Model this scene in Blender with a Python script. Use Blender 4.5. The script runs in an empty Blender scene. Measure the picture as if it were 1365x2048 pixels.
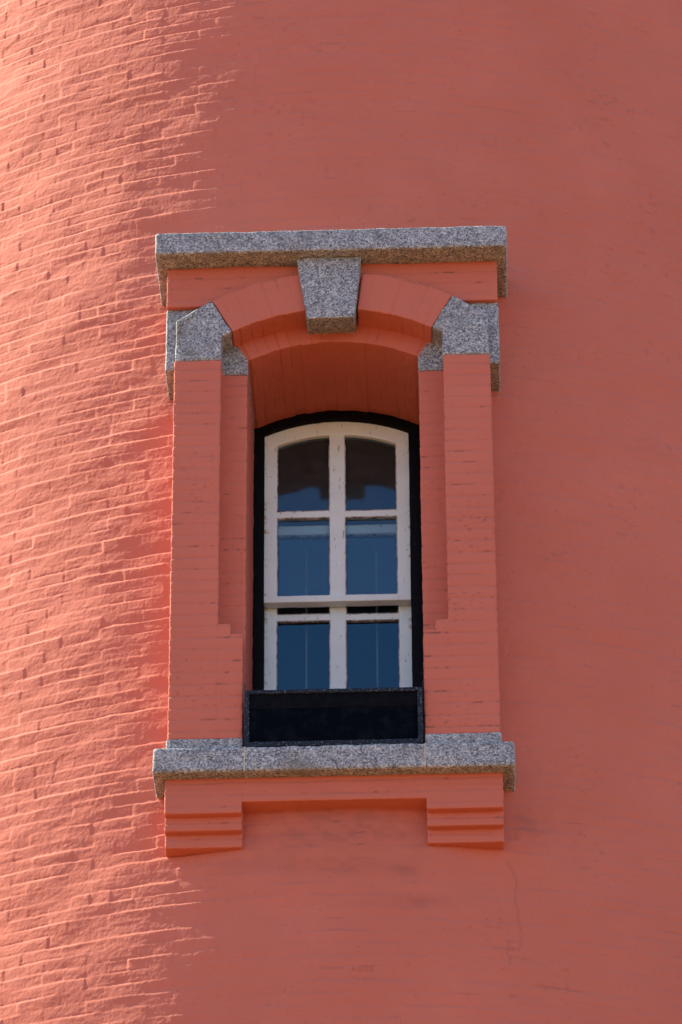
import bpy, bmesh, math
import numpy as np
from mathutils import Matrix, Vector

scene = bpy.context.scene
C = scene.collection
rad = math.radians

# ------------------------------------------------------------------ camera, sky, sun, exposure
Z0 = 14.25                 # height of the window datum (springing of the arch) above the ground
cam_d = bpy.data.cameras.new('camera')
cam = bpy.data.objects.new('camera', cam_d)
C.objects.link(cam)
scene.camera = cam
cam_d.sensor_fit = 'VERTICAL'
cam_d.sensor_width = 24.0
cam_d.sensor_height = 36.0
cam_d.lens = 36.0 * 8801.7 / 2048
cam_d.clip_start = 0.1
cam_d.clip_end = 3000
YAW, PITCH, ROLL = rad(1.8019), rad(31.9645), rad(-0.333)
_F = Vector((-math.sin(YAW) * math.cos(PITCH), math.cos(YAW) * math.cos(PITCH), math.sin(PITCH)))
_R = Vector((math.cos(YAW), math.sin(YAW), 0))
_U = _R.cross(_F)
R2 = math.cos(ROLL) * _R + math.sin(ROLL) * _U
U2 = -math.sin(ROLL) * _R + math.cos(ROLL) * _U
M3 = Matrix((R2, U2, -_F)).transposed()
cam.matrix_world = Matrix.Translation((0.628, -18.6365, Z0 - 12.6)) @ M3.to_4x4()

SUN_EL = rad(46)
SUN_BEHIND = rad(12.6)      # how far the sun stands behind the plane of the window front, to the left
sun_dir = Vector((-math.cos(SUN_EL) * math.cos(SUN_BEHIND), math.cos(SUN_EL) * math.sin(SUN_BEHIND), math.sin(SUN_EL)))
world = bpy.data.worlds.new('World')
scene.world = world
world.use_nodes = True
wn = world.node_tree
bg = wn.nodes['Background']
sky = wn.nodes.new('ShaderNodeTexSky')
sky.sky_type = 'NISHITA'
sky.sun_disc = False
sky.sun_elevation = SUN_EL
sky.sun_rotation = math.atan2(sun_dir.x, sun_dir.y)
sky.air_density = 1.0
sky.dust_density = 0.4
sky.ozone_density = 2.5
wn.links.new(sky.outputs[0], bg.inputs[0])
bg.inputs[1].default_value = 0.115
sun_l = bpy.data.lights.new('sun', 'SUN')
sun_l.energy = 4.9
sun_l.angle = rad(0.5)
sun_l.color = (1.0, 0.92, 0.68)
sun = bpy.data.objects.new('sun', sun_l)
C.objects.link(sun)
sun.rotation_euler = sun_dir.to_track_quat('Z', 'Y').to_euler()
sun.location = (0, 0, 60)
scene.view_settings.view_transform = 'Standard'
scene.view_settings.look = 'None'
scene.view_settings.gamma = 1.0
scene.view_settings.exposure = 1.4
scene.render.engine = 'CYCLES'
scene.cycles.max_bounces = 12
scene.cycles.diffuse_bounces = 6
scene.cycles.transparent_max_bounces = 12
scene.cycles.use_denoising = True

# ------------------------------------------------------------------ numeric noise
rng = np.random.default_rng(7)
_T3 = rng.random((64, 64, 64)).astype(np.float32)


def vnoise(x, y, z=None):
    """smooth value noise, -1..1"""
    if z is None:
        z = np.zeros_like(x)
    xi, yi, zi = np.floor(x).astype(int), np.floor(y).astype(int), np.floor(z).astype(int)
    fx, fy, fz = x - xi, y - yi, z - zi
    fx = fx * fx * (3 - 2 * fx); fy = fy * fy * (3 - 2 * fy); fz = fz * fz * (3 - 2 * fz)
    g = lambda a, b, c: _T3[(xi + a) & 63, (yi + b) & 63, (zi + c) & 63]
    c00 = g(0, 0, 0) * (1 - fx) + g(1, 0, 0) * fx
    c10 = g(0, 1, 0) * (1 - fx) + g(1, 1, 0) * fx
    c01 = g(0, 0, 1) * (1 - fx) + g(1, 0, 1) * fx
    c11 = g(0, 1, 1) * (1 - fx) + g(1, 1, 1) * fx
    return ((c00 * (1 - fy) + c10 * fy) * (1 - fz) + (c01 * (1 - fy) + c11 * fy) * fz) * 2 - 1


def hash2(a, b, k=0):
    return _T3[(a * 7 + k * 13) & 63, (b * 3 + a // 64 + k * 5) & 63, (a + b * 11 + k) & 63]


def sstep(a, b, x):
    t = np.clip((x - a) / (b - a), 0, 1)
    return t * t * (3 - 2 * t)


COURSE = 0.066


def bricks(u, v, amp=1.0, length=0.213, headers=True, seed=0, lumps=1.0, jmin=0.0, groove=0.0020):
    """relief in metres of thickly painted brickwork, and how much of an open joint each point is"""
    v = v + 0.0025 * vnoise(u * 1.6 + seed, v * 2.0) + 0.0032 * vnoise(u * 10 + seed, v * 13)
    r = np.floor(v / COURSE).astype(int)
    hv = v / COURSE - r

    def row_height(r, t):
        hd = ((r % 6) == 0) & headers
        L = np.where(hd, length * 0.5, length)
        off = np.where(r % 2 == 0, 0.0, 0.5) + 0.16 * (hash2(r, r * 0 + seed, 3) - 0.5)
        uu = u / L + off + 0.015 * vnoise(u * 20, v * 26 + seed)
        b = np.floor(uu).astype(int)
        hu = uu - b

        def one(b, hu):
            h1, h2, h3 = hash2(b, r, 1 + seed), hash2(b, r, 2 + seed), hash2(b, r, 3 + seed)
            return (h1 - 0.5) * 0.0062 + (hash2(r, r * 0, 9 + seed) - 0.5) * 0.0034 + (h2 - 0.5) * (hu - 0.5) * 0.007 + (0.0046 + (h3 - 0.5) * 0.006) * (t - 0.5)
        e = 0.015 / L
        k = sstep(1 - e, 1.0, hu)
        k2 = hash2(b, r, 17 + seed)
        return one(b, hu) * (1 - k) + one(b + 1, hu - 1) * k, np.minimum(hu, 1 - hu) * L, k2
    h0, du, q0 = row_height(r, hv)
    h1, _, _ = row_height(r + 1, hv - 1)
    k = sstep(0.82, 1.0, hv)
    brick = h0 * (1 - k) + h1 * k
    dv = np.minimum(hv, 1 - hv) * COURSE
    jv = (1 - sstep(0.001, 0.008, dv)) * np.maximum(jmin, sstep(0.0, 0.7, vnoise(u * 5 + 11, v * 9 + seed)))
    ju = (1 - sstep(0.001, 0.008, du)) * np.maximum(jmin, sstep(0.45, 0.9, q0))
    joint = np.maximum(jv, ju * 0.45)
    thick = sstep(-0.7, 0.3, vnoise(u * 4.5 + 2, v * 8 + seed))      # where the paint and patching are thick the bricks vanish
    d = brick * (0.5 + 0.5 * thick) - groove * joint
    d = d + lumps * (0.0030 * vnoise(u * 5 + seed, v * 12) + 0.0019 * vnoise(u * 11 + seed, v * 24) + 0.0009 * vnoise(u * 26, v * 58 + seed)) + 0.0008 * vnoise(u * 105 + seed, v * 125)
    return d * amp, joint


# ------------------------------------------------------------------ materials
def nodes_of(name):
    m = bpy.data.materials.new(name)
    m.use_nodes = True
    return m, m.node_tree.nodes, m.node_tree.links, m.node_tree.nodes['Principled BSDF']


def nz(n, l, vec, scale, detail=4, rough=0.55, dist=0.0):
    t = n.new('ShaderNodeTexNoise')
    t.inputs['Scale'].default_value = scale
    t.inputs['Detail'].default_value = detail
    t.inputs['Roughness'].default_value = rough
    t.inputs['Distortion'].default_value = dist
    l.new(vec, t.inputs['Vector'])
    return t.outputs['Fac']


def ramp(n, l, fac, stops):
    r = n.new('ShaderNodeValToRGB')
    e = r.color_ramp.elements
    while len(e) < len(stops):
        e.new(0.5)
    for k, (p, c) in enumerate(stops):
        e[k].position = p
        e[k].color = (*c, 1) if len(c) == 3 else c
    l.new(fac, r.inputs[0])
    return r.outputs[0]


def mixc(n, l, fac, a, b, mode='MIX'):
    m = n.new('ShaderNodeMix')
    m.data_type = 'RGBA'
    m.blend_type = mode
    for sock, v in ((m.inputs[0], fac), (m.inputs[6], a), (m.inputs[7], b)):
        if hasattr(v, 'is_linked') or isinstance(v, bpy.types.NodeSocket):
            l.new(v, sock)
        elif isinstance(v, (int, float)):
            sock.default_value = v
        else:
            sock.default_value = (*v, 1)
    return m.outputs[2]


def bump(n, l, height, strength, dist, bsdf, prev=None):
    b = n.new('ShaderNodeBump')
    b.inputs['Strength'].default_value = strength
    b.inputs['Distance'].default_value = dist
    l.new(height, b.inputs['Height'])
    if prev is not None:
        l.new(prev, b.inputs['Normal'])
    l.new(b.outputs[0], bsdf.inputs['Normal'])
    return b.outputs[0]


def paint_material():
    m, n, l, b = nodes_of('red_masonry_paint')
    co = n.new('ShaderNodeTexCoord').outputs['Object']
    base = ramp(n, l, nz(n, l, co, 1.3, 5, 0.6), [(0.28, (0.480, 0.113, 0.067)), (0.52, (0.50, 0.124, 0.077)), (0.74, (0.54, 0.138, 0.088))])
    # thin greyish weathering in streaks and clouds
    mp = n.new('ShaderNodeMapping')
    mp.inputs['Scale'].default_value = (1, 1, 6)
    l.new(co, mp.inputs[0])
    w = ramp(n, l, nz(n, l, mp.outputs[0], 3.0, 6, 0.65), [(0.55, (0, 0, 0)), (0.80, (0.35, 0.35, 0.35))])
    base = mixc(n, l, w, base, (0.38, 0.095, 0.075))
    # fine specks
    sp = ramp(n, l, nz(n, l, co, 60, 2, 0.5), [(0.66, (0, 0, 0)), (0.76, (0.5, 0.5, 0.5))])
    base = mixc(n, l, sp, base, (0.35, 0.055, 0.04))
    # stains and worn joints measured per vertex
    at = n.new('ShaderNodeAttribute')
    at.attribute_name = 'wear'
    base = mixc(n, l, at.outputs['Fac'], base, (0.12, 0.038, 0.034))
    l.new(base, b.inputs['Base Color'])
    b.inputs['Roughness'].default_value = 0.85
    b.inputs['Specular IOR Level'].default_value = 0.65
    g = nz(n, l, co, 170, 4, 0.6)
    p = bump(n, l, g, 0.35, 0.003, b)
    bump(n, l, nz(n, l, co, 42, 3, 0.5), 0.30, 0.006, b, p)
    return m


def granite_material():
    m, n, l, b = nodes_of('grey_granite')
    co = n.new('ShaderNodeTexCoord').outputs['Object']
    v = n.new('ShaderNodeTexVoronoi')
    v.inputs['Scale'].default_value = 150
    v.inputs['Randomness'].default_value = 1.0
    dn = n.new('ShaderNodeTexNoise')
    dn.inputs['Scale'].default_value = 160
    l.new(co, dn.inputs['Vector'])
    va = n.new('ShaderNodeVectorMath'); va.operation = 'SCALE'; va.inputs[3].default_value = 0.010
    l.new(dn.outputs['Color'], va.inputs[0])
    vs = n.new('ShaderNodeVectorMath'); vs.operation = 'ADD'
    l.new(co, vs.inputs[0]); l.new(va.outputs[0], vs.inputs[1])
    l.new(vs.outputs[0], v.inputs['Vector'])
    sep = n.new('ShaderNodeSeparateColor')
    l.new(v.outputs['Color'], sep.inputs[0])
    col = ramp(n, l, sep.outputs[0], [(0.0, (0.085, 0.09, 0.105)), (0.20, (0.14, 0.145, 0.165)), (0.36, (0.235, 0.243, 0.268)), (0.62, (0.315, 0.323, 0.35)), (0.82, (0.40, 0.405, 0.43)), (1.0, (0.56, 0.56, 0.57))])
    cl = ramp(n, l, nz(n, l, co, 17, 5, 0.7), [(0.34, (0.66, 0.67, 0.68)), (0.5, (0.93, 0.93, 0.92)), (0.68, (1.10, 1.09, 1.06))])
    col = mixc(n, l, 1.0, col, cl, 'MULTIPLY')
    # old staining
    st = ramp(n, l, nz(n, l, co, 3.4, 5, 0.65), [(0.55, (0, 0, 0)), (0.70, (0.62, 0.62, 0.62))])
    col = mixc(n, l, st, col, (0.15, 0.135, 0.115))
    l.new(col, b.inputs['Base Color'])
    b.inputs['Roughness'].default_value = 0.72
    b.inputs['Specular IOR Level'].default_value = 0.35
    p = bump(n, l, sep.outputs[1], 0.25, 0.002, b)
    bump(n, l, nz(n, l, co, 70, 4, 0.6), 0.5, 0.004, b, p)
    return m


def white_paint_material():
    m, n, l, b = nodes_of('old_white_paint')
    co = n.new('ShaderNodeTexCoord').outputs['Object']
    base = ramp(n, l, nz(n, l, co, 7, 5, 0.6), [(0.3, (0.73, 0.86, 0.90)), (0.6, (0.79, 0.93, 0.955))])
    mp = n.new('ShaderNodeMapping')
    mp.inputs['Scale'].default_value = (1, 1, 0.25)
    l.new(co, mp.inputs[0])
    chips = ramp(n, l, nz(n, l, mp.outputs[0], 60, 5, 0.7), [(0.635, (0, 0, 0)), (0.665, (0.9, 0.9, 0.9))])
    base = mixc(n, l, chips, base, (0.30, 0.26, 0.22))
    at = n.new('ShaderNodeAttribute')
    at.attribute_name = 'wear'
    rn = ramp(n, l, nz(n, l, co, 24, 4, 0.6), [(0.50, (0, 0, 0)), (0.62, (1, 1, 1))])
    rr = n.new('ShaderNodeMath'); rr.operation = 'MULTIPLY'
    l.new(at.outputs['Fac'], rr.inputs[0]); l.new(rn, rr.inputs[1])
    base = mixc(n, l, rr.outputs[0], base, (0.50, 0.29, 0.10))
    l.new(base, b.inputs['Base Color'])
    b.inputs['Roughness'].default_value = 0.5
    bump(n, l, nz(n, l, mp.outputs[0], 90, 4, 0.6), 0.35, 0.002, b)
    return m


def dark_paint_material(name, base_c, fleck_c, fleck_scale, lo, hi, rough=0.45, spec=0.5):
    m, n, l, b = nodes_of(name)
    co = n.new('ShaderNodeTexCoord').outputs['Object']
    f = ramp(n, l, nz(n, l, co, fleck_scale, 5, 0.7), [(lo, (0, 0, 0)), (hi, (1, 1, 1))])
    l.new(mixc(n, l, f, base_c, fleck_c), b.inputs['Base Color'])
    b.inputs['Roughness'].default_value = rough
    b.inputs['Specular IOR Level'].default_value = spec
    bump(n, l, nz(n, l, co, 80, 4, 0.6), 0.3, 0.002, b)
    return m


def plain_material(name, a, c, scale, rough=0.8):
    m, n, l, b = nodes_of(name)
    co = n.new('ShaderNodeTexCoord').outputs['Object']
    l.new(ramp(n, l, nz(n, l, co, scale, 5, 0.6), [(0.35, a), (0.65, c)]), b.inputs['Base Color'])
    b.inputs['Roughness'].default_value = rough
    return m


def glass_material(name, d0, d1, rough):
    m, n, l, b = nodes_of(name)
    n.remove(b)
    out = n['Material Output']
    co = n.new('ShaderNodeTexCoord').outputs['Object']
    bm_ = n.new('ShaderNodeBump')
    bm_.inputs['Strength'].default_value = 0.18
    bm_.inputs['Distance'].default_value = 0.004
    l.new(nz(n, l, co, 5, 2, 0.5), bm_.inputs['Height'])
    fr = n.new('ShaderNodeFresnel')
    fr.inputs['IOR'].default_value = 1.85
    tr = n.new('ShaderNodeBsdfTransparent')
    tr.inputs[0].default_value = (0.80, 0.86, 0.86, 1)
    gl = n.new('ShaderNodeBsdfGlossy')
    gl.inputs['Roughness'].default_value = rough
    gl.inputs['Color'].default_value = (0.30, 0.74, 1.0, 1)
    l.new(bm_.outputs[0], gl.inputs['Normal'])
    mx = n.new('ShaderNodeMixShader')
    l.new(fr.outputs[0], mx.inputs[0]); l.new(tr.outputs[0], mx.inputs[1]); l.new(gl.outputs[0], mx.inputs[2])
    # a film of dust on the panes
    df = n.new('ShaderNodeBsdfDiffuse')
    df.inputs[0].default_value = (0.24, 0.25, 0.28, 1)
    dm = n.new('ShaderNodeMixShader')
    l.new(ramp(n, l, nz(n, l, co, 14, 4, 0.6), [(0.35, (d0, d0, d0)), (0.75, (d1, d1, d1))]), dm.inputs[0])
    l.new(mx.outputs[0], dm.inputs[1]); l.new(df.outputs[0], dm.inputs[2])
    l.new(dm.outputs[0], out.inputs[0])
    return m


def mesh_material():
    m, n, l, b = nodes_of('insect_mesh')
    co = n.new('ShaderNodeTexCoord').outputs['Object']
    ws = []
    for d in ('X', 'Z'):
        w = n.new('ShaderNodeTexWave')
        w.bands_direction = d
        w.inputs['Scale'].default_value = 110
        w.inputs['Distortion'].default_value = 0.3
        l.new(co, w.inputs['Vector'])
        ws.append(w.outputs['Fac'])
    mm = n.new('ShaderNodeMath'); mm.operation = 'MAXIMUM'
    l.new(ws[0], mm.inputs[0]); l.new(ws[1], mm.inputs[1])
    c = ramp(n, l, mm.outputs[0], [(0.4, (0.0003, 0.0005, 0.001)), (0.95, (0.0008, 0.0024, 0.0065))])
    du = ramp(n, l, nz(n, l, co, 13, 6, 0.75), [(0.48, (0, 0, 0)), (0.75, (0.5, 0.5, 0.5))])
    l.new(mixc(n, l, du, c, (0.012, 0.016, 0.022)), b.inputs['Base Color'])
    b.inputs['Specular IOR Level'].default_value = 0.03
    b.inputs['Roughness'].default_value = 0.6
    bump(n, l, mm.outputs[0], 0.4, 0.002, b)
    return m


RED = paint_material()
GRANITE = granite_material()
WHITE = white_paint_material()
BLACK = dark_paint_material('black_frame_paint', (0.0015, 0.0017, 0.0036), (0.035, 0.024, 0.026), 34, 0.60, 0.76, 0.6, 0.12)
SCREENP = dark_paint_material('weathered_screen_paint', (0.006, 0.009, 0.018), (0.20, 0.23, 0.29), 100, 0.55, 0.70, 0.6, 0.2)
MESHM = mesh_material()
PALE_STRIP = plain_material('paler_mesh_strip', (0.0025, 0.0030, 0.0055), (0.0055, 0.0060, 0.0090), 22, 0.8)  # a little paler than the main mesh
PALE_STRIP.node_tree.nodes['Principled BSDF'].inputs['Specular IOR Level'].default_value = 0.05
GLASS = glass_material('clean_window_glass', 0.01, 0.035, 0.015)
DUSTY = glass_material('dusty_window_glass', 0.085, 0.16, 0.07)
STAMP = plain_material('worn_stamp_paint', (0.43, 0.098, 0.062), (0.48, 0.112, 0.072), 60)
PUTTY = plain_material('dirty_putty', (0.07, 0.055, 0.045), (0.62, 0.62, 0.64), 28)
MORTAR = plain_material('buff_mortar', (0.42, 0.36, 0.27), (0.55, 0.48, 0.38), 40)
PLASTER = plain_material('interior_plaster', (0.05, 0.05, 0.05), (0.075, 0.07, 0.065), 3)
PALE_GREY = plain_material('pale_grey', (0.16, 0.17, 0.2), (0.22, 0.23, 0.26), 12, 0.5)
GROUND = plain_material('pale_sandy_ground', (0.20, 0.088, 0.028), (0.26, 0.118, 0.04), 0.35, 0.9)

# ------------------------------------------------------------------ mesh helpers
WALL_R, WALL_Y, BATTER = 3.70, 0.236, 0.042      # radius at the datum, depth of the wall face behind the pilaster front
AXIS_Y = WALL_R + WALL_Y
root = bpy.data.objects.new('lighthouse_tower', None)
root.location = (0, AXIS_Y, 0)
C.objects.link(root)
root['label'] = 'round red painted brick lighthouse tower with granite trimmed arched window'
root['category'] = 'lighthouse'


class MB:
    def __init__(self):
        self.v, self.f, self.mi = [], [], []
        self.n = 0

    def add(self, v, f, mi=0):
        self.v.append(np.asarray(v, float))
        self.f += [tuple(int(i) + self.n for i in q) for q in f]
        self.mi += [mi] * len(f)
        self.n += len(v)

    def box(self, x0, x1, y0, y1, z0, z1, r=0.004, step=None, fn=None, mi=0):
        """box with rounded edges and a grid of the given step; fn maps its points (for curved blocks)"""
        def lines(a, b, step_):
            rr = min(r, (b - a) * 0.45)
            st = step_ or (b - a)
            k = max(1, int(round((b - a - 2 * rr) / st)))
            mid = np.linspace(a + rr, b - rr, k + 1)
            return np.concatenate([[a, a + rr * 0.35], mid, [b - rr * 0.35, b]])
        st3 = step if isinstance(step, tuple) else (step,) * 3
        X, Y, Z = lines(x0, x1, st3[0]), lines(y0, y1, st3[1]), lines(z0, z1, st3[2])
        nx, ny, nz_ = len(X), len(Y), len(Z)
        idx = -np.ones((nx, ny, nz_), int)
        I, J, K = np.meshgrid(np.arange(nx), np.arange(ny), np.arange(nz_), indexing='ij')
        s = (I == 0) | (I == nx - 1) | (J == 0) | (J == ny - 1) | (K == 0) | (K == nz_ - 1)
        idx[s] = np.arange(s.sum())
        p = np.stack([X[I[s]], Y[J[s]], Z[K[s]]], 1)
        lo, hi = np.array([x0, y0, z0]), np.array([x1, y1, z1])
        rr = np.minimum(r, (hi - lo) * 0.45)
        c = np.clip(p, lo + rr, hi - rr)
        d = (p - c) / rr
        ln = np.linalg.norm(d, axis=1, keepdims=True)
        ln[ln == 0] = 1
        mx = np.abs(d).max(axis=1, keepdims=True)
        p = c + d / ln * rr * np.where(mx > 0, 1, 0)
        if fn is not None:
            p = fn(p)
        f = []
        def quads(A, flip):
            q = np.stack([A[:-1, :-1], A[1:, :-1], A[1:, 1:], A[:-1, 1:]], -1).reshape(-1, 4)
            return (q[:, ::-1] if flip else q).tolist()
        f += quads(idx[:, 0, :], False) + quads(idx[:, -1, :], True)
        f += quads(idx[0, :, :], True) + quads(idx[-1, :, :], False)
        f += quads(idx[:, :, 0], True) + quads(idx[:, :, -1], False)
        self.add(p, f, mi)

    def prism(self, pts, y0, y1, r=0.004, step=0.02, mi=0, fn=None):
        """polygon in x,z pushed from y0 back to y1, edges rounded, cut into a grid"""
        bm = bmesh.new()
        a = [bm.verts.new((x, y0, z)) for x, z in pts]
        b = [bm.verts.new((x, y1, z)) for x, z in pts]
        k = len(pts)
        bm.faces.new(a); bm.faces.new(b[::-1])
        for i in range(k):
            bm.faces.new((a[i], b[i], b[(i + 1) % k], a[(i + 1) % k]))
        bmesh.ops.recalc_face_normals(bm, faces=bm.faces[:])
        if r:
            es = [e for e in bm.edges if e.calc_face_angle(0) > rad(25)]
            bmesh.ops.bevel(bm, geom=es, offset=r, segments=2, affect='EDGES', profile=0.5)
        if step:
            lo = [min(v.co[i] for v in bm.verts) for i in range(3)]
            hi = [max(v.co[i] for v in bm.verts) for i in range(3)]
            for ax in range(3):
                for c in np.arange(lo[ax] + r + step, hi[ax] - r - step * 0.3, step):
                    co = [0, 0, 0]; co[ax] = float(c)
                    no = [0, 0, 0]; no[ax] = 1
                    bmesh.ops.bisect_plane(bm, geom=bm.verts[:] + bm.edges[:] + bm.faces[:], plane_co=co, plane_no=no)
        bm.verts.index_update()
        v = np.array([v.co[:] for v in bm.verts])
        f = [[q.index for q in fc.verts] for fc in bm.faces]
        bm.free()
        if fn is not None:
            v = fn(v)
        self.add(v, f, mi)

    def build(self, name, mats, parent, disp=None, wear=None, smooth=True, label=None, off=(0, 0, 0)):
        me = bpy.data.meshes.new(name)
        V = np.concatenate(self.v)
        me.from_pydata(V.tolist(), [], self.f)
        me.update()
        if disp is not None:
            N = np.zeros(len(V) * 3, np.float32)
            me.vertex_normals.foreach_get('vector', N)
            N = N.reshape(-1, 3)
            d, w = disp(V, N)
            V = V + N * d[:, None]
            me.vertices.foreach_set('co', V.astype(np.float32).ravel())
            if wear is None:
                wear = w
        if wear is not None:
            if callable(wear):
                wear = wear(V)
            at = me.attributes.new('wear', 'FLOAT', 'POINT')
            at.data.foreach_set('value', np.asarray(wear, np.float32))
        for m in (mats if isinstance(mats, (list, tuple)) else [mats]):
            me.materials.append(m)
        me.polygons.foreach_set('material_index', np.array(self.mi, np.int32))
        me.polygons.foreach_set('use_smooth', np.full(len(self.f), smooth))
        me.update()
        o = bpy.data.objects.new(name, me)
        C.objects.link(o)
        if parent is not None:
            o.parent = parent
        if parent is root:
            o.location = (0, -AXIS_Y, Z0)
        elif parent is None:
            o.location = (0, 0, Z0)
        if label:
            o['label'] = label
        return o


def brick_disp(amp, seed=0, headers=False, length=0.213, edge=0.0022, lumps=0.5):
    def f(V, N):
        front = np.abs(N[:, 1]) >= np.abs(N[:, 0])
        u = np.where(front, V[:, 0], V[:, 1])
        v = V[:, 2] + 9.0
        d, j = bricks(u + seed * 1.7, v, amp, length, headers, seed, lumps, 0.6, 0.0085)
        corner = 1 - np.abs(N).max(axis=1)
        d = d + edge * (0.3 + 3 * corner) * vnoise(V[:, 0] * 70, V[:, 1] * 70, V[:, 2] * 110)
        hv = np.abs(v / COURSE - np.round(v / COURSE)) * COURSE
        w = 0.75 * sstep(0.0065, 0.002, hv) * sstep(0.25, 0.55, vnoise(u * 13 + seed, np.round(v / COURSE) * 3.7)) * sstep(-0.2, 0.5, vnoise(u * 50, v * 40 + seed))
        w = np.maximum(w, 0.10 * sstep(0.008, 0.002, hv) * sstep(-0.6, 0.2, vnoise(u * 9, v * 6 + seed)))
        w = np.maximum(w, 0.45 * sstep(0.6, 0.85, vnoise(V[:, 0] * 75 + seed, V[:, 1] * 75, V[:, 2] * 110)) * sstep(0.15, 0.6, vnoise(V[:, 0] * 6, V[:, 1] * 6 + seed, V[:, 2] * 6)))
        return d, w
    return f


def stone_disp(a=0.0016, seed=0):
    def f(V, N):
        x, y, z = V[:, 0] + seed, V[:, 1], V[:, 2]
        d = a * (1.1 * vnoise(x * 9, y * 9, z * 9) + 1.2 * vnoise(x * 26, y * 26, z * 26) + 0.7 * vnoise(x * 60, y * 60, z * 60) + 0.4 * vnoise(x * 130, y * 130, z * 130))
        return d, np.zeros(len(V))
    return f


# ------------------------------------------------------------------ ground
g = MB()
ang = np.linspace(0, 2 * math.pi, 97)[:-1]
rings = [0.0, 4, 8, 16, 30, 60, 150, 500, 1500]
gv = [(0, 0, 0)]
for r_ in rings[1:]:
    gv += [(r_ * math.cos(t), r_ * math.sin(t), 0) for t in ang]
gf = [(0, 1 + i, 1 + (i + 1) % 96) for i in range(96)]
for k in range(len(rings) - 2):
    a, b = 1 + k * 96, 1 + (k + 1) * 96
    gf += [(a + i, b + i, b + (i + 1) % 96, a + (i + 1) % 96) for i in range(96)]
g.add(gv, gf)
go = g.build('ground', GROUND, None)
go.location = (0, 0, 0)
go['kind'] = 'structure'

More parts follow.
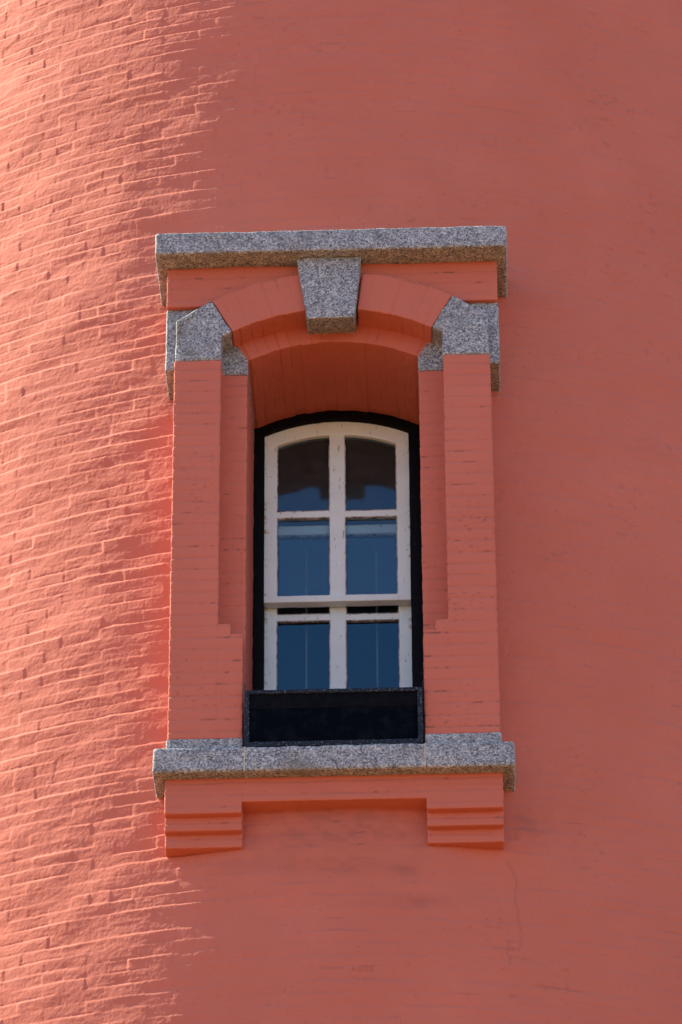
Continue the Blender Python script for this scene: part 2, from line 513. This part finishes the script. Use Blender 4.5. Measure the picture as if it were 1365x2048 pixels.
# ------------------------------------------------------------------ the round brick wall
def wall():
    # arc positions (metres along the wall from the window axis) and heights; dense where the brickwork is seen
    s = np.concatenate([np.arange(-11.7, -3.5, 0.15), np.arange(-3.4, -2.054, 0.009), np.arange(-2.05, -0.55, 0.0045),
                        np.arange(-0.55, 0.55, 0.008), np.arange(0.55, 2.3, 0.008), np.arange(2.3, 3.4, 0.012), np.arange(3.5, 11.6, 0.15)])
    th = s / WALL_R
    keep = np.abs(th) < math.pi * 0.998
    th = th[keep]; s = s[keep]
    z = np.concatenate([np.arange(-Z0, -5.2, 0.2), np.arange(-5.1, -4.0, 0.009), np.arange(-4.0, 3.0, 0.005), np.arange(3.004, 4.1, 0.009), np.arange(4.2, 14, 0.2)])
    T, Z = np.meshgrid(th, z)
    S = T * WALL_R
    d, j = bricks(S, Z + 20.0, 0.70, 0.213, True, 0)
    fade = sstep(3.4, 3.0, np.abs(S)) * sstep(-5.1, -4.7, Z) * sstep(4.1, 3.8, Z)
    big = 0.006 * vnoise(S * 1.7 + 3, Z * 2.3) + 0.004 * vnoise(S * 4.3, Z * 5.1 + 8)
    R = WALL_R - BATTER * Z + (d + big) * fade
    X = R * np.sin(T)
    Y = AXIS_Y - R * np.cos(T)
    V = np.stack([X, Y, Z], -1).reshape(-1, 3)
    nr, nc = Z.shape
    idx = np.arange(nr * nc).reshape(nr, nc)
    q = np.stack([idx[:-1, :-1], idx[:-1, 1:], idx[1:, 1:], idx[1:, :-1]], -1)
    hole = (np.abs(X[:-1, :-1]) < 0.60) & (Z[:-1, :-1] > -2.36) & (Z[:-1, :-1] < 0.34) & (np.cos(T[:-1, :-1]) > 0)
    q = q[~hole]
    # close the seam behind the tower
    seam = np.stack([idx[:-1, -1], idx[:-1, 0], idx[1:, 0], idx[1:, -1]], -1)
    q = np.concatenate([q.reshape(-1, 4), seam])
    me = bpy.data.meshes.new('brick_wall')
    me.vertices.add(len(V)); me.vertices.foreach_set('co', V.astype(np.float32).ravel())
    me.loops.add(q.size); me.loops.foreach_set('vertex_index', q.astype(np.int32).ravel())
    me.polygons.add(len(q))
    me.polygons.foreach_set('loop_start', np.arange(0, q.size, 4, dtype=np.int32))
    me.polygons.foreach_set('use_smooth', np.ones(len(q), bool))
    # worn joints, smudges below the sill, hairline cracks by the right corbel
    w = sstep(0.5, 0.95, j) * sstep(0.45, 0.85, vnoise(S * 7 + 5, Z * 14)) * 0.25
    w = np.maximum(w, 0.18 * sstep(0.55, 0.85, vnoise(S * 30, Z * 45)) * sstep(0.2, 0.6, vnoise(S * 4 + 9, Z * 5)))
    for (cx_, cz_, ax_, az_, st) in ((0.33, -2.90, 0.10, 0.05, .4), (-0.33, -2.86, 0.20, 0.05, .35), (0.05, -2.88, 0.34, 0.05, .35), (0.0, -2.70, 0.40, 0.10, .42), (0.38, -2.72, 0.06, 0.10, .4), (-0.38, -2.70, 0.06, 0.09, .4),
                                     (0.38, -3.08, 0.16, 0.035, .32), (0.0, -2.62, 0.42, 0.05, .45), (0.9, -2.62, 0.12, 0.10, .3), (0.3, -2.72, 0.2, 0.05, .35)):
        e = np.exp(-((S - cx_) / ax_) ** 2 - ((Z - cz_) / az_) ** 2)
        w = np.maximum(w, 0.8 * st * e * (0.5 + 0.5 * sstep(-0.3, 0.5, vnoise(S * 25, Z * 40) + 0.6 * vnoise(S * 8, Z * 20))))
    for path in (((0.80, -2.83), (0.845, -2.93), (0.84, -3.05), (0.86, -3.2), (0.84, -3.32)),
                 ((0.79, -3.28), (0.80, -3.40))):
        for (a, b), (c, e_) in zip(path[:-1], path[1:]):
            sel = (np.abs(S - (a + c) / 2) < 0.3) & (Z < b + 0.05) & (Z > e_ - 0.05)
            t = np.clip((b - Z[sel]) / (b - e_), 0, 1)
            px = a + (c - a) * t + 0.007 * vnoise(Z[sel] * 30, Z[sel] * 0)
            w[sel] = np.maximum(w[sel], 0.22 * sstep(0.008, 0.002, np.abs(S[sel] - px)) * ((Z[sel] <= b) & (Z[sel] >= e_)))
    for (cx_, cz_, hw) in ((0.08, -2.645, 0.12), (0.06, -2.705, 0.10), (0.09, -2.77, 0.09)):
        w = np.maximum(w, 0.55 * sstep(0.007, 0.002, np.abs(Z - cz_ - 0.006 * vnoise(S * 20, Z * 0))) * sstep(hw, hw * 0.7, np.abs(S - cx_)) * sstep(-0.3, 0.5, vnoise(S * 17, Z * 0 + cz_ * 40)))
    at = me.attributes.new('wear', 'FLOAT', 'POINT')
    at.data.foreach_set('value', w.astype(np.float32).ravel())
    # worn stamp in one brick below the window
    cu = bpy.data.curves.new('lettering', 'FONT')
    cu.body = 'AUSE'
    cu.size = 0.038
    cu.space_character = 1.25
    tmp = bpy.data.objects.new('lettering', cu)
    C.objects.link(tmp)
    dg = bpy.context.evaluated_depsgraph_get()
    lm = bpy.data.meshes.new_from_object(tmp.evaluated_get(dg))
    C.objects.unlink(tmp)
    bpy.data.objects.remove(tmp)
    lm.name = 'lettering'
    n = len(lm.vertices)
    lv = np.zeros(n * 3, np.float32); lm.vertices.foreach_get('co', lv); lv = lv.reshape(-1, 3)
    ls = (lv[:, 0] + 0.07).astype(float); lz = (lv[:, 1] - 3.462).astype(float)
    ld = bricks(ls, lz + 20.0, 0.70, 0.213, True, 0)[0] + 0.006 * vnoise(ls * 1.7 + 3, lz * 2.3) + 0.004 * vnoise(ls * 4.3, lz * 5.1 + 8)
    lr = WALL_R - BATTER * lz + ld + 0.0016
    lm.vertices.foreach_set('co', np.stack([lr * np.sin(ls / WALL_R), AXIS_Y - lr * np.cos(ls / WALL_R), lz], 1).astype(np.float32).ravel())
    lm.materials.clear()
    lm.materials.append(STAMP)
    lo = bpy.data.objects.new('lettering', lm)
    C.objects.link(lo)
    lo.parent = root
    lo.location = (0, -AXIS_Y, Z0)
    lo['label'] = 'faint letters stamped in a brick'
    me.update(calc_edges=True)
    me.materials.append(RED)
    o = bpy.data.objects.new('brick_wall', me)
    C.objects.link(o)
    o.parent = root
    o.location = (0, -AXIS_Y, Z0)


wall()
# flat cap that closes the shaft above the picture
cap = MB()
rt = WALL_R - BATTER * 13.8
cap.add([(rt * math.sin(t), AXIS_Y - rt * math.cos(t), 13.7) for t in ang], [tuple(range(96))])
cap.build('roof', RED, root, smooth=False)
# plastered room behind the window
rm = MB()
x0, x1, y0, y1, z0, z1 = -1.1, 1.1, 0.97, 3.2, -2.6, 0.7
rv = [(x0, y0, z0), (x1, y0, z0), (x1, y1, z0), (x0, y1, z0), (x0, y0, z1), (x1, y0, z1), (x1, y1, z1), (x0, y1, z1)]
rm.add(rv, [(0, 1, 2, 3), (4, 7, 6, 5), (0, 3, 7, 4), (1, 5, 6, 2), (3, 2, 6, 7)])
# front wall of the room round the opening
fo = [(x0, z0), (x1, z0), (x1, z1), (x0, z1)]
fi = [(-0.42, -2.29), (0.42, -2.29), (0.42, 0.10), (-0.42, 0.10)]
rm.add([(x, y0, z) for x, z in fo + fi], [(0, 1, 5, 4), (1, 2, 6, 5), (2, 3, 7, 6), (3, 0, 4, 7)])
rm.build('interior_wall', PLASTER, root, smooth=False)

# ------------------------------------------------------------------ window surround
ARC_Z = -0.795      # centre of the concentric arches


def polar(p):
    """x is the angle from upright, z the radius"""
    a, r_ = p[:, 0], p[:, 2]
    return np.stack([r_ * np.sin(a), p[:, 1], ARC_Z + r_ * np.cos(a)], 1)


def arch_block(mb, a0, a1, y0, y1, r0, r1, step, mean=1.15):
    def fn(p):
        q = p.copy(); q[:, 0] = p[:, 0] / mean
        return polar(q)
    mb.box(a0 * mean, a1 * mean, y0, y1, r0, r1, 0.005, step, fn)


def arch_disp(amp, seed):
    def f(V, N):
        a = np.arctan2(V[:, 0], V[:, 2] - ARC_Z) * 1.15
        r_ = np.hypot(V[:, 0], V[:, 2] - ARC_Z)
        under = np.abs(N[:, 1]) < 0.7
        u = np.where(under, V[:, 1], r_) + seed
        a = a + 0.003 * vnoise(u * 9, a * 12)
        k = np.floor(a / 0.066).astype(int)
        fa = a / 0.066 - k
        dj = np.minimum(fa, 1 - fa) * 0.066
        jj = (1 - sstep(0.001, 0.007, dj)) * (0.45 + 0.55 * sstep(-0.2, 0.5, vnoise(a * 15, u * 12 + seed)))
        h = (hash2(k, k * 0 + seed, 2) - 0.5) * 0.006 * np.where(np.abs(r_ - 1.29) < 0.012, 1.8, 1.0)
        d = amp * (h - 0.0020 * jj + 0.0016 * vnoise(a * 30, u * 30) + 0.0008 * vnoise(a * 90, u * 90))
        w = 0.02 * jj + 0.55 * jj * sstep(0.3, 0.7, vnoise(a * 11 + 4, u * 8 + seed))
        return d, w
    return f


def brick_arch(sx):
    m = MB()
    k0, k1 = 0.1245, 0.4985
    arch_block(m, *((k0, k1) if sx > 0 else (-k1, -k0)), 0.0, 0.22, 1.065, 1.29, (0.005, 0.012, 0.014))
    m.build('brick_arch', RED, root, arch_disp(1.0, 3 if sx > 0 else 8))


brick_arch(-1)
brick_arch(1)
m = MB()
arch_block(m, -0.484, 0.484, 0.15, 0.86, 0.961, 1.22, (0.005, 0.014, 0.014))
m.build('inner_arch', RED, root, arch_disp(1.0, 5))

# keystone: tapering granite block standing proud of the arch
m = MB()


def key_fn(v):
    v = v.copy()
    low = v[:, 2] < 0.25
    v[:, 2] = v[:, 2] + np.where(low, np.clip((v[:, 1] + 0.03) / 0.18, 0, 1.2) * 0.030, 0)
    return v


m.prism([(-0.126, 0.186), (0.116, 0.189), (0.155, 0.569), (-0.181, 0.569)], -0.037, 0.24, 0.006, 0.016, fn=key_fn)
m.build('keystone', GRANITE, root, stone_disp(0.0016, 2), label='speckled grey granite keystone')


def springer(sx):
    m = MB()
    P = lambda pts: [(sx * x, z) for x, z in (pts if sx > 0 else pts)]
    front = [(0.566, -0.030), (0.803, -0.034), (0.801, 0.214), (0.622, 0.340), (0.512, 0.143), (0.566, 0.112)]
    m.prism(P(front), 0.0, 0.30, 0.007, 0.016)
    inner = [(0.438, -0.0245), (0.62, -0.0245), (0.62, 0.30), (0.575, 0.28), (0.438, 0.064)]
    m.prism(P(inner), 0.149, 0.81, 0.005, 0.03)
    m.prism(P([(0.61, -0.050), (0.857, -0.050), (0.857, 0.329), (0.61, 0.329)]), 0.062, 0.46, 0.008, 0.018)
    if sx < 0:      # dabs of old mortar along its outer edge
        for x, z, w_, h_ in ((-0.776, 0.188, .022, .010), (-0.785, 0.150, .012, .016), (-0.788, 0.118, .010, .010), (-0.787, 0.086, .009, .014), (-0.786, 0.052, .010, .022), (-0.783, 0.020, .008, .012),
                             (-0.742, 0.222, .018, .006), (-0.712, 0.243, .020, .007), (-0.668, 0.275, .016, .006)):
            m.box(x - w_ / 2, x + w_ / 2, -0.007, 0.004, z - h_ / 2, z + h_ / 2, 0.004, 0.006)
    m.build('springer_stone', GRANITE, root, stone_disp(0.0018, 4 if sx > 0 else 9), label='grey granite springer stone')


springer(-1)
springer(1)

# spandrel panel between arch and cornice
m = MB()
m.box(-0.854, 0.854, 0.036, 0.46, 0.3265, 0.580, 0.006, (0.010, 0.02, 0.0055))
m.build('spandrel', RED, root, brick_disp(0.35, 4))

# granite cornice
m = MB()
CJ = -0.185
m.box(-0.909, 0.909, -0.0976, 0.52, 0.570, 0.702, 0.012, 0.015)
m.box(CJ - 0.002, CJ + 0.002, -0.0983, -0.05, 0.574, 0.698, 0.001, None, mi=1)
m.build('cornice', [GRANITE, MORTAR], root, stone_disp(0.0016, 1), label='long grey granite cornice stone over the arch')


def pilaster(sx):
    m = MB()
    def bx(a, b, *r):
        x0, x1 = (a, b) if sx > 0 else (-b, -a)
        m.box(x0, x1, *r)
    bx(0.566, 0.807, 0.0, 0.46, -2.243, -0.033, 0.007, (0.010, 0.014, 0.0055))
    bx(0.440, 0.60, 0.150, 0.86, -2.30, -0.0245, 0.006, (0.010, 0.016, 0.0055))
    bx(0.443, 0.59, 0.001, 0.20, -2.2425, -1.655, 0.005, (0.010, 0.014, 0.0055))
    bx(0.503, 0.59, 0.0015, 0.21, -1.72, -1.597, 0.005, (0.010, 0.014, 0.0055))
    m.build('pilaster', RED, root, brick_disp(0.42, 6 if sx > 0 else 2))


pilaster(-1)
pilaster(1)


def plinth(sx):
    m = MB()
    x0, x1 = (0.442, 0.812) if sx > 0 else (-0.812, -0.442)
    m.box(x0, x1, -0.005, 0.40, -2.320, -2.243, 0.006, 0.016)
    m.build('plinth_stone', GRANITE, root, stone_disp(0.0015, 3), label='thin grey granite plinth stone')


plinth(-1)
plinth(1)

# sill of three granite blocks
m = MB()
m.box(-0.873, 0.873, -0.035, 1.0, -2.442, -2.307, 0.014, 0.016)
for c, hw in ((-0.430, 0.002), (0.4405, 0.0045)):
    m.box(c - hw, c + hw, -0.0362, -0.01, -2.440, -2.310, 0.001, (0.01, 0.01, 0.01), mi=1)
m.build('sill', [GRANITE, MORTAR], root, stone_disp(0.0020, 7), label='grey granite window sill of three blocks')

# brick apron under the sill and the two stepped corbels
m = MB()
m.box(-0.818, 0.814, 0.036, 0.42, -2.572, -2.436, 0.006, (0.010, 0.014, 0.0055))
m.build('apron', RED, root, brick_disp(0.4, 1))


def corbel(sx):
    m = MB()
    x0, x1 = (0.444, 0.812) if sx > 0 else (-0.818, -0.445)
    for y0_, za, zb in ((0.0345, -2.632, -2.50), (0.076, -2.704, -2.60), (0.117, -2.775, -2.68)):
        m.box(x0, x1, y0_, 0.42, za, zb, 0.006, (0.010, 0.012, 0.0055))
    m.build('corbel', RED, root, brick_disp(0.3, 3 if sx > 0 else 5))


corbel(-1)
corbel(1)

# ------------------------------------------------------------------ the sash window
win = bpy.data.objects.new('window', None)
C.objects.link(win)
win.parent = root
win.location = (0, -AXIS_Y, Z0)
WX = -0.005
win['label'] = 'white arched double hung sash window in a black frame'


def arc_pts(R, x0, x1, n=24):
    a0, a1 = math.asin(x0 / R), math.asin(x1 / R)
    return [(R * math.sin(t), ARC_Z + R * math.cos(t)) for t in np.linspace(a0, a1, n)]


def wood(V, N):
    x, y, z = V.T
    d = 0.0012 * vnoise(x * 35, y * 35, z * 12) + 0.0008 * vnoise(x * 90, y * 90, z * 60)
    return d, np.zeros(len(V))


m = MB()
def frame_arch(mb, r0, r1, half, y0_, y1_, step):
    a = math.asin(half / ((r0 + r1) / 2))
    arch_block(mb, -a, a, y0_, y1_, r0, r1, step, 0.95)
frame_arch(m, 0.902, 0.975, 0.43, 0.800, 0.960, 0.02)
for sx in (-1, 1):
    xa, xb = sorted((WX + sx * 0.379, WX + sx * 0.455))
    m.box(xa, xb, 0.803, 0.962, -2.30, 0.04, 0.004, 0.03)
m.box(WX - 0.44, WX + 0.44, 0.81, 0.965, -2.30, -2.22, 0.004, 0.03)
m.build('frame', BLACK, win, wood, label='black painted window frame')


def sash(name, y0_, y1_, top_arch, zt, zb, zm, wl, wr):
    """stiles, rails and glazing bars of one sash"""
    m = MB()
    bars = []
    xl0, xl1, xr0, xr1 = WX - 0.3815, WX - 0.313 + wl, WX + 0.313 - wr, WX + 0.3815
    ztop = zt - 0.10 if top_arch else zt
    m.box(xl0, xl1, y0_, y1_, zb, ztop + (0.05 if top_arch else 0), 0.004, 0.02)
    m.box(xr0, xr1, y0_ + 0.0005, y1_, zb, ztop + (0.05 if top_arch else 0), 0.004, 0.02)
    if top_arch:
        a = math.asin(0.378 / 0.865)
        m2 = lambda p: polar(np.stack([p[:, 0] / 0.9, p[:, 1], p[:, 2]], 1)) + np.array([WX, 0, 0])
        m.box(-a * 0.9, a * 0.9, y0_ - 0.0015, y1_ - 0.001, 0.822, 0.907, 0.004, 0.02, m2)
    else:
        m.box(xl0 + 0.01, xr1 - 0.01, y0_ - 0.0015, y1_ - 0.001, zt - 0.055, zt, 0.004, 0.02)
    return m, (xl1, xr0)


def putty(m, xa, xb, za, zb, y0_):
    """cracked, dirty putty round one pane; the arched panes have none along their head"""
    y = y0_ + 0.006
    t = 0.0045
    zt = zb if zb is not None else -0.03
    m.box(xa - 0.002, xa + t, y, y + 0.02, za, zt, 0.001, (0.01, 0.02, 0.02), mi=1)
    m.box(xb - t, xb + 0.002, y, y + 0.02, za, zt, 0.001, (0.01, 0.02, 0.02), mi=1)
    m.box(xa + t, xb - t, y, y + 0.02, za - 0.002, za + t, 0.001, (0.02, 0.02, 0.01), mi=1)
    if zb is not None:
        m.box(xa + t, xb - t, y, y + 0.02, zb - t, zb + 0.002, 0.001, (0.02, 0.02, 0.01), mi=1)


# upper sash
U0, U1 = 0.820, 0.868
m, (gl, gr) = sash('sash', U0, U1, True, 0.111, -0.993, -0.46, 0, 0)
m.box(WX - 0.3825, WX + 0.3805, U0 - 0.004, U1 + 0.008, -0.996, -0.957, 0.004, 0.02)
m.box(WX - 0.038, WX + 0.042, U0 + 0.002, U1 - 0.003, -0.962, 0.055, 0.004, 0.02)
m.box(gl - 0.004, WX - 0.034, U0 + 0.005, U1 - 0.006, -0.478, -0.441, 0.004, 0.02)
m.box(WX + 0.038, gr + 0.004, U0 + 0.005, U1 - 0.006, -0.480, -0.443, 0.004, 0.02)


def rust_edges(V):
    return sstep(0.020, 0.003, np.abs(np.abs(V[:, 0] - WX) - 0.381)) * sstep(-0.2, 0.3, vnoise(V[:, 2] * 9, V[:, 0] * 3)) * ((V[:, 2] < -0.3))


putty(m, gl, WX - 0.038, -0.957, -0.478, U0)
putty(m, WX + 0.042, gr, -0.957, -0.480, U0)
putty(m, gl, WX - 0.038, -0.441, None, U0)
putty(m, WX + 0.042, gr, -0.443, None, U0)
m.build('sash', [WHITE, PUTTY], win, wood, rust_edges, label='upper white sash with arched head')
# lower sash, pushed up behind it
L0, L1 = 0.882, 0.930
m, (gl2, gr2) = sash('sash', L0, L1, False, -0.495, -1.62, -1.05, -0.004, -0.002)
m.box(WX - 0.380, WX + 0.380, L0 - 0.001, L1 - 0.002, -1.66, -1.58, 0.004, 0.02)
m.box(WX - 0.041, WX + 0.041, L0 + 0.002, L1 - 0.003, -1.60, -0.54, 0.004, 0.02)
m.box(gl2 - 0.004, WX - 0.037, L0 + 0.005, L1 - 0.006, -1.066, -1.029, 0.004, 0.02)
m.box(WX + 0.037, gr2 + 0.004, L0 + 0.005, L1 - 0.006, -1.069, -1.033, 0.004, 0.02)
putty(m, gl2, WX - 0.041, -1.58, -1.066, L0)
putty(m, WX + 0.041, gr2, -1.58, -1.069, L0)
putty(m, gl2, WX - 0.041, -1.029, -0.55, L0)
putty(m, WX + 0.041, gr2, -1.033, -0.55, L0)
m.build('sash', [WHITE, PUTTY], win, wood, rust_edges, label='lower white sash pushed part way up')
# panes
m = MB()
yg = U0 + 0.024
top = arc_pts(0.84, -0.33, 0.33, 20)
pts = [(WX - 0.33, -0.97)] + [(WX + x, z) for x, z in top] + [(WX + 0.33, -0.97)]
m.add([(x, yg, z) for x, z in pts], [tuple(range(len(pts)))[::-1]])
m.build('pane', DUSTY, win, smooth=False)
m = MB()
yg = L0 + 0.024
m.add([(WX - 0.33, yg, -1.6), (WX + 0.33, yg, -1.6), (WX + 0.33, yg, -0.53), (WX - 0.33, yg, -0.53)], [(0, 1, 2, 3)])
m.build('pane', GLASS, win, smooth=False)
# two thin pale upright bars added behind the panes
for xb in (-0.173, 0.193):
    m = MB()
    m.box(xb - 0.006, xb + 0.006, 1.00, 1.012, -2.28, -0.56, 0.004, 0.2)
    m.build('pale_bar', PALE_GREY, win)

# ------------------------------------------------------------------ black insect screen standing on the sill
scr = bpy.data.objects.new('window_screen', None)
C.objects.link(scr)
scr.location = (0, -0.024, Z0 - 2.3035)
scr['label'] = 'low black framed mesh screen with flaking paint standing on the window sill'
scr['category'] = 'window screen'


def sc_build(m, name, mat, **k):
    o = m.build(name, mat, scr, **k)
    return o


def scd(V, N):
    x, y, z = V.T
    return 0.001 * (vnoise(x * 30, y * 30, z * 30) + vnoise(x * 80, y * 80, z * 80)), np.zeros(len(V))


H = 0.3135
m = MB()
m.box(-0.431, 0.431, 0.0, 0.030, 0.0, 0.026, 0.003, 0.02)
m.box(-0.427, 0.434, 0.001, 0.030, H - 0.021, H, 0.003, 0.02)
m.box(-0.4315, -0.409, 0.0015, 0.0295, 0.003, H - 0.003, 0.003, 0.02)
m.box(0.409, 0.4325, 0.0015, 0.0295, 0.003, H - 0.003, 0.003, 0.02)
m.box(-0.4335, -0.4300, 0.008, 0.012, 0.02, H + 0.035, 0.001, (0.01, 0.01, 0.02))
m.box(0.4315, 0.4350, 0.008, 0.012, 0.02, H + 0.040, 0.001, (0.01, 0.01, 0.02))
sc_build(m, 'frame', SCREENP, disp=scd)
m = MB()
m.box(-0.412, 0.412, 0.012, 0.016, 0.026, H - 0.022, 0.001, 0.05)
m.box(-0.411, 0.411, 0.0105, 0.0118, H * 0.68, H - 0.020, 0.0005, 0.05, mi=1)  # added paler strip across the top third of the panel
sc_build(m, 'mesh_panel', [MESHM, PALE_STRIP])
print('script done')
